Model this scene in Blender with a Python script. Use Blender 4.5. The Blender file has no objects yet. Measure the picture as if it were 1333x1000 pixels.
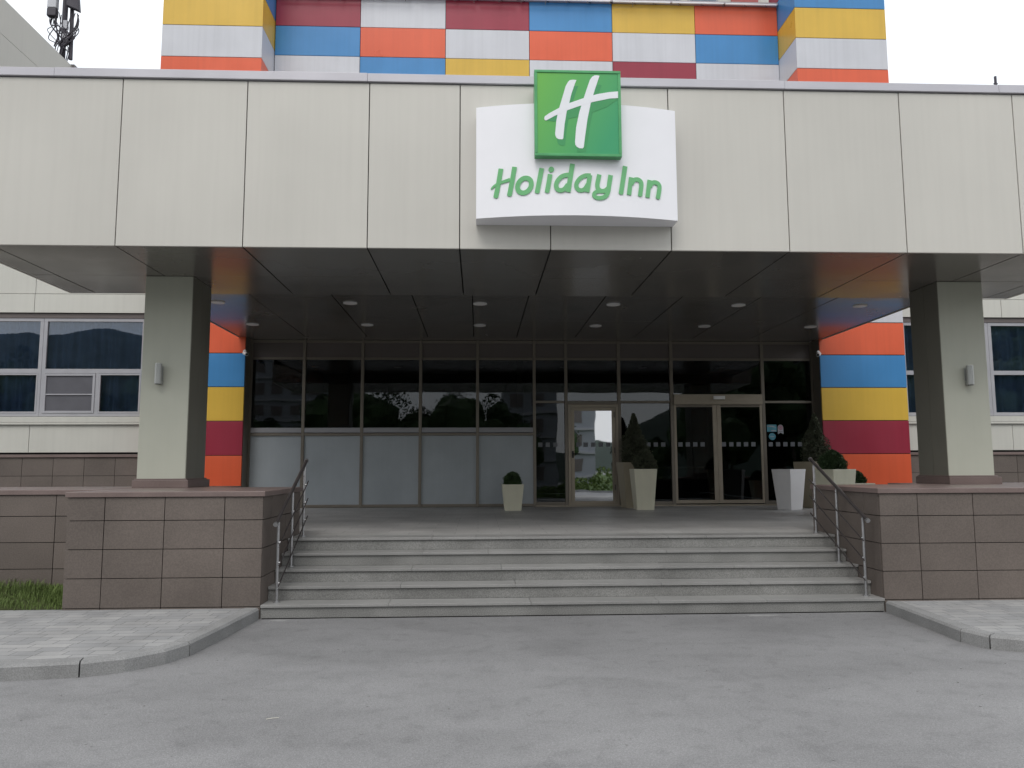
import bpy, bmesh, math, random
from mathutils import Vector, Matrix
random.seed(7)
S = bpy.context.scene
COL = S.collection
PI = math.pi

# ------------------------------------------------------------------ materials
def nodes(name):
    m = bpy.data.materials.new(name); m.use_nodes = True
    nt = m.node_tree
    return m, nt, nt.nodes['Principled BSDF']

def mat(name, col, rough=.5, metal=0, spec=.5, nscale=3, namt=.06, bump=0, bscale=200, fine=0, fscale=120, coat=0, stretch=None, streak=0, isl=0):
    """base colour with slow tonal variation, optional speckle, optional vertical dirt streaks, optional bump"""
    m, nt, p = nodes(name)
    N, L = nt.nodes, nt.links
    tc = N.new('ShaderNodeTexCoord'); src = tc.outputs['Object']
    if stretch:
        mp = N.new('ShaderNodeMapping'); mp.inputs['Scale'].default_value = stretch
        L.new(src, mp.inputs[0]); src = mp.outputs[0]
    n1 = N.new('ShaderNodeTexNoise'); n1.inputs['Scale'].default_value = nscale; n1.inputs['Detail'].default_value = 5
    L.new(src, n1.inputs['Vector'])
    mr = N.new('ShaderNodeMapRange'); mr.inputs[1].default_value = .3; mr.inputs[2].default_value = .7
    mr.inputs[3].default_value = 1 - namt; mr.inputs[4].default_value = 1 + namt
    L.new(n1.outputs['Fac'], mr.inputs[0])
    fac = mr.outputs[0]
    if isl:
        ge = N.new('ShaderNodeNewGeometry'); mi_ = N.new('ShaderNodeMapRange'); mi_.inputs[3].default_value = 1 - isl; mi_.inputs[4].default_value = 1 + isl
        L.new(ge.outputs['Random Per Island'], mi_.inputs[0])
        mm = N.new('ShaderNodeMath'); mm.operation = 'MULTIPLY'; L.new(fac, mm.inputs[0]); L.new(mi_.outputs[0], mm.inputs[1]); fac = mm.outputs[0]
    if fine:
        n2 = N.new('ShaderNodeTexNoise'); n2.inputs['Scale'].default_value = fscale; n2.inputs['Detail'].default_value = 3
        L.new(tc.outputs['Object'], n2.inputs['Vector'])
        m2 = N.new('ShaderNodeMapRange'); m2.inputs[1].default_value = .35; m2.inputs[2].default_value = .65
        m2.inputs[3].default_value = 1 - fine; m2.inputs[4].default_value = 1 + fine
        L.new(n2.outputs['Fac'], m2.inputs[0])
        mu = N.new('ShaderNodeMath'); mu.operation = 'MULTIPLY'; L.new(fac, mu.inputs[0]); L.new(m2.outputs[0], mu.inputs[1]); fac = mu.outputs[0]
    if streak:
        mp = N.new('ShaderNodeMapping'); mp.inputs['Scale'].default_value = (9, 9, .35); L.new(tc.outputs['Object'], mp.inputs[0])
        n3 = N.new('ShaderNodeTexNoise'); n3.inputs['Scale'].default_value = 1.5; n3.inputs['Detail'].default_value = 4
        L.new(mp.outputs[0], n3.inputs['Vector'])
        m3 = N.new('ShaderNodeMapRange'); m3.inputs[1].default_value = .4; m3.inputs[2].default_value = .75
        m3.inputs[3].default_value = 1; m3.inputs[4].default_value = 1 - streak
        L.new(n3.outputs['Fac'], m3.inputs[0])
        mu = N.new('ShaderNodeMath'); mu.operation = 'MULTIPLY'; L.new(fac, mu.inputs[0]); L.new(m3.outputs[0], mu.inputs[1]); fac = mu.outputs[0]
    vm = N.new('ShaderNodeVectorMath'); vm.operation = 'SCALE'; vm.inputs[0].default_value = col[:3]
    L.new(fac, vm.inputs['Scale']); L.new(vm.outputs[0], p.inputs['Base Color'])
    r = N.new('ShaderNodeMapRange'); r.inputs[1].default_value = .3; r.inputs[2].default_value = .7
    r.inputs[3].default_value = max(0, rough - .06); r.inputs[4].default_value = min(1, rough + .06)
    L.new(n1.outputs['Fac'], r.inputs[0]); L.new(r.outputs[0], p.inputs['Roughness'])
    p.inputs['Metallic'].default_value = metal; p.inputs['Specular IOR Level'].default_value = spec
    p.inputs['Coat Weight'].default_value = coat; p.inputs['Coat Roughness'].default_value = .15
    if bump:
        b = N.new('ShaderNodeBump'); b.inputs['Strength'].default_value = bump; b.inputs['Distance'].default_value = .004
        nb = N.new('ShaderNodeTexNoise'); nb.inputs['Scale'].default_value = bscale; nb.inputs['Detail'].default_value = 4
        L.new(tc.outputs['Object'], nb.inputs['Vector']); L.new(nb.outputs['Fac'], b.inputs['Height']); L.new(b.outputs[0], p.inputs['Normal'])
    return m

def glassmat(name, tint=(.5, .55, .55), boost=2.0, base=.0, rough=0.0, wave=.0):
    m = bpy.data.materials.new(name); m.use_nodes = True
    nt = m.node_tree; N, L = nt.nodes, nt.links; N.clear()
    out = N.new('ShaderNodeOutputMaterial'); mix = N.new('ShaderNodeMixShader')
    tr = N.new('ShaderNodeBsdfTransparent'); tr.inputs[0].default_value = (*tint, 1)
    gl = N.new('ShaderNodeBsdfGlossy'); gl.inputs['Roughness'].default_value = rough; gl.inputs['Color'].default_value = (.93, .96, 1, 1)
    fr = N.new('ShaderNodeFresnel'); fr.inputs[0].default_value = 1.5
    ma = N.new('ShaderNodeMath'); ma.operation = 'MULTIPLY_ADD'; ma.use_clamp = True
    ma.inputs[1].default_value = boost; ma.inputs[2].default_value = base
    L.new(fr.outputs[0], ma.inputs[0]); L.new(ma.outputs[0], mix.inputs[0]); L.new(tr.outputs[0], mix.inputs[1]); L.new(gl.outputs[0], mix.inputs[2])
    if wave:
        tc = N.new('ShaderNodeTexCoord'); nz = N.new('ShaderNodeTexNoise'); nz.inputs['Scale'].default_value = 1.6; nz.inputs['Detail'].default_value = 1
        L.new(tc.outputs['Object'], nz.inputs['Vector'])
        b = N.new('ShaderNodeBump'); b.inputs['Strength'].default_value = wave; b.inputs['Distance'].default_value = .02
        L.new(nz.outputs['Fac'], b.inputs['Height']); L.new(b.outputs[0], gl.inputs['Normal']); 
    L.new(mix.outputs[0], out.inputs[0])
    return m

def srgb(r, g, b):
    f = lambda c: (c / 255 / 12.92) if c / 255 <= .04045 else ((c / 255 + .055) / 1.055) ** 2.4
    return (f(r), f(g), f(b))

M = {}
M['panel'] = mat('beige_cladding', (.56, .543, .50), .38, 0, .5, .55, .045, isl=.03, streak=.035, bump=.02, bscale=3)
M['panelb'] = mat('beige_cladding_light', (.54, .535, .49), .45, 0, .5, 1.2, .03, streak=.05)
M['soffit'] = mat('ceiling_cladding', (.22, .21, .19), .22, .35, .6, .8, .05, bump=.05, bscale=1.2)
M['cap'] = mat('coping_metal', (.50, .49, .53), .4, .2, .5, 2, .05)
M['joint'] = mat('joint_backing', (.015, .014, .014), .9, 0, .2)
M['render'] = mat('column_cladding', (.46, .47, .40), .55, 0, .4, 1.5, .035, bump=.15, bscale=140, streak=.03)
M['sidepanel'] = mat('column_side_darker', (.19, .185, .155), .4, .1, .5, 1.5, .05)  # inner column faces, coloured darker than the column fronts
M['tile'] = mat('brown_stone_tile', (.132, .110, .097), .6, 0, .35, 1.1, .16, isl=.07, bump=.25, bscale=90, fine=.10, fscale=70)
M['tilecap'] = mat('brown_coping_stone', (.175, .132, .122), .38, 0, .5, 3, .08, fine=.06, fscale=90)
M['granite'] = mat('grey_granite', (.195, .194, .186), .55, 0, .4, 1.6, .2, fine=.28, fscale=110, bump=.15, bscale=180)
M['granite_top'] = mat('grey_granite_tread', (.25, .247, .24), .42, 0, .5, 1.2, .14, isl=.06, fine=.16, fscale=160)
M['frame'] = mat('bronze_aluminium', (.21, .185, .155), .42, .35, .5, 5, .05)
M['frame_l'] = mat('champagne_aluminium', (.37, .32, .255), .4, .3, .5, 5, .05)
M['whiteframe'] = mat('pale_grey_frame', (.35, .35, .375), .45, 0, .5, 3, .05)
M['frost'] = mat('frosted_blue_grey_panel', (.37, .405, .435), .40, .1, .5, .9, .12, streak=.03)
M['spandrel'] = mat('spandrel_panel', (.13, .11, .105), .4, .1, .5, 2, .05)
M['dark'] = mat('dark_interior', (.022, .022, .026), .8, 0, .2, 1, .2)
M['glass'] = glassmat('dark_glass', (.42, .46, .47), 1.1, .0, .012, .05)
M['winglass'] = glassmat('blue_window_glass', (.72, .78, .86), 1.6, .0, 0, .03)
M['doorglass'] = glassmat('mirrored_door_glass', (.3, .3, .3), 2.0, .38, .015, .05)
M['curtain'] = mat('blue_grey_curtain', (.20, .25, .32), .9, 0, .1, 4, .15)
M['screen'] = mat('insect_screen', (.12, .12, .135), .9, 0, .1, 5, .06)
M['steel'] = mat('brushed_steel', (.42, .42, .43), .32, .9, .5, 30, .06)
M['handrail'] = mat('dark_handrail', (.09, .08, .08), .35, .6, .5, 10, .1)
M['white'] = mat('white_sign_face', (.86, .86, .90), .4, 0, .5, 2, .02)
M['letter'] = mat('green_letter', (.15, .46, .19), .35, 0, .5, 2, .04)
M['emb_w'] = mat('white_emblem_film', (.80, .82, .86), .35, 0, .5, 2, .02)
M['emb_d'] = mat('deep_green_film', (.045, .30, .10), .35, 0, .5, 2, .03)
M['emb_f'] = mat('green_metal_frame', (.08, .33, .13), .35, .2, .5, 6, .12)
M['lamp'] = mat('grey_lamp_housing', (.36, .37, .36), .4, .4, .5, 6, .05)
M['lens'] = mat('frosted_lens', (.9, .9, .88), .3, 0, .5, 4, .03)
M['camw'] = mat('white_plastic', (.85, .85, .85), .4)
M['cream'] = mat('cream_planter', (.66, .64, .51), .4, 0, .5, 3, .04, streak=.05)
M['taupe'] = mat('taupe_planter', (.34, .30, .22), .45, 0, .5, 3, .05)
M['whitep'] = mat('white_planter', (.74, .73, .74), .4, 0, .5, 3, .04)
M['soil'] = mat('potting_soil', (.03, .022, .016), .95, 0, .1, 20, .3)
M['leaf'] = mat('topiary_leaf', (.055, .095, .04), .6, 0, .35, 8, .35)
M['leaf2'] = mat('conifer_leaf', (.09, .10, .065), .65, 0, .3, 8, .35)
M['grass'] = mat('grass_blade', (.12, .17, .05), .7, 0, .2, 3, .35)
M['black'] = mat('black_plastic', (.012, .012, .012), .4)
M['rubber'] = mat('dark_antenna', (.05, .045, .06), .6)
M['antw'] = mat('antenna_white', (.55, .56, .6), .5)
M['kerb'] = mat('kerb_concrete', (.245, .245, .243), .8, 0, .25, 2.5, .16, fine=.16, fscale=110, bump=.5, bscale=60)
M['litter'] = mat('pale_twig', (.6, .58, .5), .8)
M['brick_red'] = mat('red_pier', (.36, .09, .08), .6)
M['pipe'] = mat('grey_pipe', (.35, .33, .35), .5, .2)
M['bark'] = mat('bark', (.06, .045, .035), .9)
STR = {
 'O': mat('orange_panel', (.72, .115, .045), .33, 0, .5, 1.2, .05, streak=.06, isl=.04),
 'B': mat('blue_panel', (.05, .235, .52), .33, 0, .5, 1.2, .05, streak=.06, isl=.04),
 'Y': mat('yellow_panel', (.66, .42, .055), .33, 0, .5, 1.2, .05, streak=.06, isl=.04),
 'M': mat('maroon_panel', (.30, .022, .048), .33, 0, .5, 1.2, .05, streak=.06, isl=.04),
 'W': mat('white_panel', (.58, .59, .63), .35, 0, .5, 1.2, .04, streak=.06, isl=.03),
}
def emblem_green():
    m, nt, p = nodes('green_emblem_gradient'); N, L = nt.nodes, nt.links
    tc = N.new('ShaderNodeTexCoord'); sp = N.new('ShaderNodeSeparateXYZ'); L.new(tc.outputs['Generated'], sp.inputs[0])
    a = N.new('ShaderNodeMath'); a.operation = 'MULTIPLY_ADD'; a.inputs[1].default_value = .65; L.new(sp.outputs['X'], a.inputs[0])
    b = N.new('ShaderNodeMath'); b.operation = 'MULTIPLY_ADD'; b.inputs[1].default_value = -.35; b.inputs[2].default_value = .35
    L.new(sp.outputs['Z'], b.inputs[0]); L.new(b.outputs[0], a.inputs[2])
    r = N.new('ShaderNodeValToRGB'); e = r.color_ramp.elements
    e[0].position = .05; e[0].color = (.14, .46, .07, 1); e[1].position = .85; e[1].color = (.035, .33, .14, 1)
    L.new(a.outputs[0], r.inputs[0]); L.new(r.outputs[0], p.inputs['Base Color']); p.inputs['Roughness'].default_value = .3
    return m
M['emb_g'] = emblem_green()

def asphalt():
    m, nt, p = nodes('asphalt'); N, L = nt.nodes, nt.links
    tc = N.new('ShaderNodeTexCoord')
    def noise(sc, det=5, st=None, dist=0):
        n = N.new('ShaderNodeTexNoise'); n.inputs['Scale'].default_value = sc; n.inputs['Detail'].default_value = det; n.inputs['Distortion'].default_value = dist
        if st:
            mp = N.new('ShaderNodeMapping'); mp.inputs['Scale'].default_value = st; L.new(tc.outputs['Object'], mp.inputs[0]); L.new(mp.outputs[0], n.inputs['Vector'])
        else: L.new(tc.outputs['Object'], n.inputs['Vector'])
        return n.outputs['Fac']
    def mr(s, a, b, c, d):
        x = N.new('ShaderNodeMapRange'); x.inputs[1].default_value = a; x.inputs[2].default_value = b; x.inputs[3].default_value = c; x.inputs[4].default_value = d
        L.new(s, x.inputs[0]); return x.outputs[0]
    def mul(a, b):
        x = N.new('ShaderNodeMath'); x.operation = 'MULTIPLY'; L.new(a, x.inputs[0]); L.new(b, x.inputs[1]); return x.outputs[0]
    f = mul(mr(noise(.5, 6, (.7, 1.2, 1)), .35, .68, .88, 1.08), mr(noise(140, 2), .3, .7, .80, 1.2))
    f = mul(f, mr(noise(1.5, 7, (.6, 1.3, 1), .6), .45, .75, 1.03, .88))
    f = mul(f, mr(noise(48, 3), .3, .7, .93, 1.07))
    f = mul(f, mr(noise(6, 7, None, .4), .52, .72, 1, .86))
    v = N.new('ShaderNodeTexVoronoi'); v.inputs['Scale'].default_value = 85; L.new(tc.outputs['Object'], v.inputs['Vector'])
    f = mul(f, mr(v.outputs['Distance'], 0, .6, 1.12, .88))
    # colour darkens in a ragged band towards the foot of the steps
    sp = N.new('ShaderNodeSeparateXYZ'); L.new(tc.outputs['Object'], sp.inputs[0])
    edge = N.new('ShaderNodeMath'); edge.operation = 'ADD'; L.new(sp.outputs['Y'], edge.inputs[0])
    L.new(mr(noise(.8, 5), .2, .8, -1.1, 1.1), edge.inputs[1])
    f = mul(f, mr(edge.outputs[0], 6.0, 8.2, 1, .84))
    sc = N.new('ShaderNodeVectorMath'); sc.operation = 'SCALE'; sc.inputs[0].default_value = (.248, .247, .250)
    L.new(f, sc.inputs['Scale']); L.new(sc.outputs[0], p.inputs['Base Color'])
    p.inputs['Roughness'].default_value = .8; p.inputs['Specular IOR Level'].default_value = .3
    b = N.new('ShaderNodeBump'); b.inputs['Strength'].default_value = .5; b.inputs['Distance'].default_value = .004
    L.new(v.outputs['Distance'], b.inputs['Height']); L.new(b.outputs[0], p.inputs['Normal'])
    return m
M['asphalt'] = asphalt()

def pavers():
    m, nt, p = nodes('grey_pavers'); N, L = nt.nodes, nt.links
    tc = N.new('ShaderNodeTexCoord')
    br = N.new('ShaderNodeTexBrick'); br.offset = .37; br.squash = 1.5; br.squash_frequency = 3; br.offset_frequency = 2
    br.inputs['Scale'].default_value = 1; br.inputs['Brick Width'].default_value = .21; br.inputs['Row Height'].default_value = .135
    br.inputs['Mortar Size'].default_value = .0035; br.inputs['Mortar Smooth'].default_value = .2; br.inputs['Bias'].default_value = -.1
    br.inputs['Color1'].default_value = (.262, .264, .266, 1); br.inputs['Color2'].default_value = (.328, .325, .32, 1)
    br.inputs['Mortar'].default_value = (.12, .12, .12, 1)
    L.new(tc.outputs['Object'], br.inputs['Vector'])
    n = N.new('ShaderNodeTexNoise'); n.inputs['Scale'].default_value = 2.5; n.inputs['Detail'].default_value = 7; L.new(tc.outputs['Object'], n.inputs['Vector'])
    x = N.new('ShaderNodeMapRange'); x.inputs[1].default_value = .3; x.inputs[2].default_value = .7; x.inputs[3].default_value = .86; x.inputs[4].default_value = 1.12
    L.new(n.outputs['Fac'], x.inputs[0])
    n2 = N.new('ShaderNodeTexNoise'); n2.inputs['Scale'].default_value = 120; L.new(tc.outputs['Object'], n2.inputs['Vector'])
    x2 = N.new('ShaderNodeMapRange'); x2.inputs[3].default_value = .85; x2.inputs[4].default_value = 1.15; L.new(n2.outputs['Fac'], x2.inputs[0])
    mu = N.new('ShaderNodeMath'); mu.operation = 'MULTIPLY'; L.new(x.outputs[0], mu.inputs[0]); L.new(x2.outputs[0], mu.inputs[1])
    sc = N.new('ShaderNodeVectorMath'); sc.operation = 'SCALE'; L.new(br.outputs['Color'], sc.inputs[0]); L.new(mu.outputs[0], sc.inputs['Scale'])
    L.new(sc.outputs[0], p.inputs['Base Color']); p.inputs['Roughness'].default_value = .75
    b = N.new('ShaderNodeBump'); b.inputs['Strength'].default_value = .6; b.inputs['Distance'].default_value = .004; b.invert = True
    L.new(br.outputs['Fac'], b.inputs['Height']); L.new(b.outputs[0], p.inputs['Normal'])
    return m
M['pavers'] = pavers()

def floor_tiles():
    m, nt, p = nodes('porch_floor_tiles'); N, L = nt.nodes, nt.links
    tc = N.new('ShaderNodeTexCoord')
    br = N.new('ShaderNodeTexBrick'); br.offset = .5
    br.inputs['Scale'].default_value = 1; br.inputs['Brick Width'].default_value = .6; br.inputs['Row Height'].default_value = .3
    br.inputs['Mortar Size'].default_value = .003; br.inputs['Color1'].default_value = (.35, .345, .335, 1); br.inputs['Color2'].default_value = (.40, .39, .38, 1)
    br.inputs['Mortar'].default_value = (.15, .15, .15, 1); L.new(tc.outputs['Object'], br.inputs['Vector'])
    n = N.new('ShaderNodeTexNoise'); n.inputs['Scale'].default_value = 1.3; n.inputs['Detail'].default_value = 7; L.new(tc.outputs['Object'], n.inputs['Vector'])
    x = N.new('ShaderNodeMapRange'); x.inputs[1].default_value = .3; x.inputs[2].default_value = .7; x.inputs[3].default_value = .82; x.inputs[4].default_value = 1.15
    L.new(n.outputs['Fac'], x.inputs[0])
    n2 = N.new('ShaderNodeTexNoise'); n2.inputs['Scale'].default_value = 130; L.new(tc.outputs['Object'], n2.inputs['Vector'])
    x2 = N.new('ShaderNodeMapRange'); x2.inputs[1].default_value = .3; x2.inputs[2].default_value = .7; x2.inputs[3].default_value = .8; x2.inputs[4].default_value = 1.2; L.new(n2.outputs['Fac'], x2.inputs[0])
    mu = N.new('ShaderNodeMath'); mu.operation = 'MULTIPLY'; L.new(x.outputs[0], mu.inputs[0]); L.new(x2.outputs[0], mu.inputs[1])
    sc = N.new('ShaderNodeVectorMath'); sc.operation = 'SCALE'; L.new(br.outputs['Color'], sc.inputs[0]); L.new(mu.outputs[0], sc.inputs['Scale'])
    L.new(sc.outputs[0], p.inputs['Base Color']); p.inputs['Roughness'].default_value = .5
    return m
M['floor'] = floor_tiles()

# ------------------------------------------------------------------ mesh builder
def tiltpane(mb, x0, x1, y, z0, z1, m, k=.0093):
    zc = (z0+z1)/2; a = (z0-zc)*k; b = (z1-zc)*k
    mb.hexa([(x0,y-.004+a,z0),(x1,y-.004+a,z0),(x1,y+.004+a,z0),(x0,y+.004+a,z0),(x0,y-.004+b,z1),(x1,y-.004+b,z1),(x1,y+.004+b,z1),(x0,y+.004+b,z1)], m)

class MB:
    def __init__(s): s.v = []; s.f = []; s.m = []; s.mats = []
    def mi(s, m):
        if m not in s.mats: s.mats.append(m)
        return s.mats.index(m)
    def face(s, idx, m): s.f.append(tuple(idx)); s.m.append(s.mi(m))
    def box(s, x0, x1, y0, y1, z0, z1, m):
        b = len(s.v)
        s.v += [(x0,y0,z0),(x1,y0,z0),(x1,y1,z0),(x0,y1,z0),(x0,y0,z1),(x1,y0,z1),(x1,y1,z1),(x0,y1,z1)]
        for q in ((0,3,2,1),(4,5,6,7),(0,1,5,4),(1,2,6,5),(2,3,7,6),(3,0,4,7)): s.face([b+i for i in q], m)
        return s
    def hexa(s, pts, m):
        b = len(s.v); s.v += pts
        for q in ((0,3,2,1),(4,5,6,7),(0,1,5,4),(1,2,6,5),(2,3,7,6),(3,0,4,7)): s.face([b+i for i in q], m)
        return s
    def tube(s, path, r, m, n=10, cap=True):
        path = [Vector(p) for p in path]; rings = []
        rr = r if isinstance(r, (list, tuple)) else [r]*len(path)
        for i, p in enumerate(path):
            a = path[max(0, i-1)]; c = path[min(len(path)-1, i+1)]
            d = (c-a).normalized(); up = Vector((0,0,1)) if abs(d.z) < .95 else Vector((0,1,0))
            u = d.cross(up).normalized(); w = u.cross(d).normalized()
            b = len(s.v)
            for k in range(n):
                t = 2*PI*k/n; s.v.append(tuple(p + u*math.cos(t)*rr[i] + w*math.sin(t)*rr[i]))
            rings.append(b)
        for a, b in zip(rings, rings[1:]):
            for k in range(n): s.face((a+k, b+k, b+(k+1)%n, a+(k+1)%n), m)
        if cap:
            s.face([rings[0]+k for k in range(n)], m); s.face([rings[-1]+k for k in reversed(range(n))], m)
        return s
    def prism(s, pts, y0, y1, m, yf=None):
        """polygon in x,z given a thickness along y"""
        n = len(pts); b = len(s.v)
        g = yf or (lambda x: 0)
        s.v += [(x, y0+g(x), z) for x, z in pts] + [(x, y1+g(x), z) for x, z in pts]
        s.face([b+i for i in range(n)], m); s.face([b+n+i for i in reversed(range(n))], m)
        for i in range(n): s.face((b+i, b+n+i, b+n+(i+1)%n, b+(i+1)%n), m)
        return s
    def flat(s, pts, z0, z1, m):
        """polygon in x,y given a thickness along z"""
        n = len(pts); b = len(s.v)
        s.v += [(x, y, z0) for x, y in pts] + [(x, y, z1) for x, y in pts]
        s.face([b+i for i in reversed(range(n))], m); s.face([b+n+i for i in range(n)], m)
        for i in range(n): s.face((b+i, b+(i+1)%n, b+n+(i+1)%n, b+n+i), m)
        return s
    def build(s, name, parent=None, bevel=0, smooth=False, origin=None):
        me = bpy.data.meshes.new(name)
        o0 = Vector(origin) if origin else Vector((0,0,0))
        me.from_pydata([tuple(Vector(p)-o0) for p in s.v], [], s.f)
        for m in s.mats: me.materials.append(m)
        for p, i in zip(me.polygons, s.m): p.material_index = i
        bm = bmesh.new(); bm.from_mesh(me); bmesh.ops.recalc_face_normals(bm, faces=bm.faces); bm.to_mesh(me); bm.free()
        if smooth:
            for p in me.polygons: p.use_smooth = True
        me.update()
        o = bpy.data.objects.new(name, me); COL.objects.link(o)
        o.location = o0
        if parent:
            o.parent = parent
            # keep world placement: parents are never rotated or scaled before this
            o.location = o0 - world(parent)
        if bevel:
            b = o.modifiers.new('bevel', 'BEVEL'); b.width = bevel; b.segments = 2; b.limit_method = 'ANGLE'; b.angle_limit = math.radians(40)
        return o

def world(o):
    v = Vector(o.location)
    while o.parent: o = o.parent; v += Vector(o.location)
    return v

def tag(o, label=None, cat=None, group=None, kind=None):
    if label: o['label'] = label
    if cat: o['category'] = cat
    if group: o['group'] = group
    if kind: o['kind'] = kind
    return o
def empty(name, loc, label, cat, group=None):
    o = bpy.data.objects.new(name, None); COL.objects.link(o); o.location = loc; o.empty_display_size = .2
    return tag(o, label, cat, group)
def dup(o, offset, parent=None):
    c = o.copy(); COL.objects.link(c)
    if parent: c.parent = parent
    else: c.location = Vector(o.location) + Vector(offset)
    for ch in list(o.children): dup(ch, (0,0,0), c)
    return c

# key dimensions (metres)
YS, XL, XR = 8.636, -2.33, 4.505          # front of steps, inner faces of flanking walls
TR, ZP = .285, .75                         # tread, porch level
YF, ZFB, ZFT = 8.885, 4.151, 6.17          # canopy fascia
YM, ZI = 11.39, 4.381                      # inner ceiling start and height
YC = 17.0                                  # glazed front
YT = 16.589                                # striped piers
YW = 16.9                                  # side wings

# ------------------------------------------------------------------ ground
g = MB(); b = 900
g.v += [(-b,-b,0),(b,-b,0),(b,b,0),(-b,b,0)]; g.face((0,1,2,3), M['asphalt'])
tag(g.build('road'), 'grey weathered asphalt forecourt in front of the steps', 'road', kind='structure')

kl = [(XL-.01,8.62),(-2.42,7.6),(-2.48,7.02),(-2.58,6.74),(-2.80,6.50),(-3.08,6.36),(-3.65,6.28),(-6,6.2),(-14,6.1)]
kr = [(XR+.005,8.62),(4.46,7.8),(4.42,7.15),(4.50,6.86),(4.78,6.68),(5.4,6.55),(8,6.4),(16,6.3)]
def offs(pl, d):
    out = []
    for i, p in enumerate(pl):
        a = Vector(pl[max(0,i-1)]); c = Vector(pl[min(len(pl)-1,i+1)]); t = (c-a).normalized(); n = Vector((-t.y, t.x))
        out.append((p[0]+n.x*d, p[1]+n.y*d))
    return out
def kerb(pl, side, joints, label):
    inn = offs(pl, side*.15)
    mb = MB()
    for i in range(len(pl)-1):
        a, c = Vector(pl[i]), Vector(pl[i+1]); ai, ci = Vector(inn[i]), Vector(inn[i+1])
        ga = .012/(c-a).length if i in joints else 0
        p0 = a.lerp(c, ga); q0 = ai.lerp(ci, ga)
        ch = .022; t0 = p0.lerp(q0, .12); t1 = c.lerp(ci, .12)
        # body and chamfered top edge
        k = len(mb.v)
        mb.v += [(p0.x,p0.y,-.02),(c.x,c.y,-.02),(c.x,c.y,.122-ch),(p0.x,p0.y,.122-ch),(t0.x,t0.y,.122),(t1.x,t1.y,.122),(q0.x,q0.y,.122),(ci.x,ci.y,.122),(q0.x,q0.y,-.02),(ci.x,ci.y,-.02)]
        for q in ((0,1,2,3),(3,2,5,4),(4,5,7,6),(6,7,9,8),(0,3,4,6,8),(1,2,5,7,9)): mb.face([k+j for j in q], M['kerb'])
    o = mb.build('kerb'); tag(o, label, 'kerb', kind='structure'); return inn
inl = kerb(kl, -1, (2,5,7), 'rounded concrete kerb left of the entrance steps')
inr = kerb(kr, 1, (2,3,5,6), 'concrete kerb right of the entrance steps')
pv = MB(); pv.flat(inl + [(-14, 9.5), (-4.6, 9.5), (-4.6, 8.7), (XL-.2, 8.7)], -.02, .115, M['pavers'])
tag(pv.build('pavement'), 'grey mixed-tone paved corner left of the steps', 'pavement', kind='structure')
pv = MB(); pv.flat(inr + [(16, 8.75), (XR+.2, 8.75)], -.02, .115, M['pavers'])
tag(pv.build('pavement'), 'grey paved corner right of the steps', 'pavement', kind='structure')

# soil bank and grass beside left wall
sb = MB(); x0, x1 = -14, -4.42
sb.hexa([(x0,8.68,.1),(x1,8.68,.1),(x1,9.5,.1),(x0,9.5,.1),(x0,8.68,.13),(x1,8.68,.13),(x1,9.5,.24),(x0,9.5,.24)], mat('turf_soil', (.06,.07,.03), .95, 0, .1, 6, .3))
tag(sb.build('soil'), 'strip of turf soil at the foot of the left wall', 'soil', kind='structure')
gm = MB()
for i in range(9000):
    x = x1 - (random.random()**1.3)*(4.5); y = 8.66 + random.random()*.83
    z = .13 + (y-8.68)/.82*.11
    h = random.uniform(.03, .10)*(1 + .5*math.sin(x*5+y*9)); a = random.random()*2*PI; w = .0035; l = random.uniform(.2,.9)*h
    dx, dy = math.cos(a), math.sin(a); k = len(gm.v)
    gm.v += [(x-dy*w,y+dx*w,z-.01),(x+dy*w,y-dx*w,z-.01),(x+dx*l*.4+dy*w*.7,y+dy*l*.4-dx*w*.7,z+h*.6),(x+dx*l*.4-dy*w*.7,y+dy*l*.4+dx*w*.7,z+h*.6),(x+dx*l,y+dy*l,z+h)]
    gm.face((k,k+1,k+2,k+3), M['grass']); gm.face((k+3,k+2,k+4), M['grass'])
tag(gm.build('grass'), 'green unmown grass at the foot of the left wall', 'grass', kind='stuff')

# litter on the asphalt
tw = MB(); tw.tube([(-1.36,5.26,.004),(-1.33,5.272,.006),(-1.285,5.285,.004)], .002, M['litter'], 6)
tag(tw.build('twig', origin=(-1.32,5.27,0)), 'small pale twig lying on the asphalt', 'twig')
gv = MB()
for i in range(420):
    x = random.uniform(-4.5, 6); y = random.choice([random.uniform(3, 8.5), random.gauss(8.5, .06) if i % 2 else random.uniform(3.5, 8)])
    if y > 8.6 or y < 2.6: continue
    if y > 6 and (x < -2.5 or x > 4.35): continue
    r = random.uniform(.002, .006)*(1.3 if y > 8.3 else 1); a = random.random()*6
    gv.box(x-r, x+r, y-r*.8, y+r*.8, -.001, r, M['kerb'])
tag(gv.build('grit'), 'scattered grit on the asphalt', 'grit', kind='stuff')

dg = MB(); dg.box(XL+.02, XR-.02, YS-.010, YS-.001, -.001, .010, M['joint']); tag(dg.build('step_joint'), 'dark open joint along the foot of the first step', 'joint', kind='structure')
# mortar smears below the first riser
ms = MB()
for (cx, cy, rx, ry) in ((3.08,8.50,.22,.045),(3.5,8.57,.1,.03),(4.1,8.58,.3,.025),(-2.1,8.55,.13,.05),(-1.5,8.6,.3,.016)):
    n = 18; pts = []
    for k in range(n):
        t = 2*PI*k/n; q = random.uniform(.6, 1.1); pts.append((cx+rx*q*math.cos(t), min(cy+ry*q*math.sin(t), 8.62)))
    ms.flat(pts, -.002, .004, M['kerb'])
tag(ms.build('mortar_smear'), 'pale mortar smears along the foot of the first step', 'mortar', kind='stuff')

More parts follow.
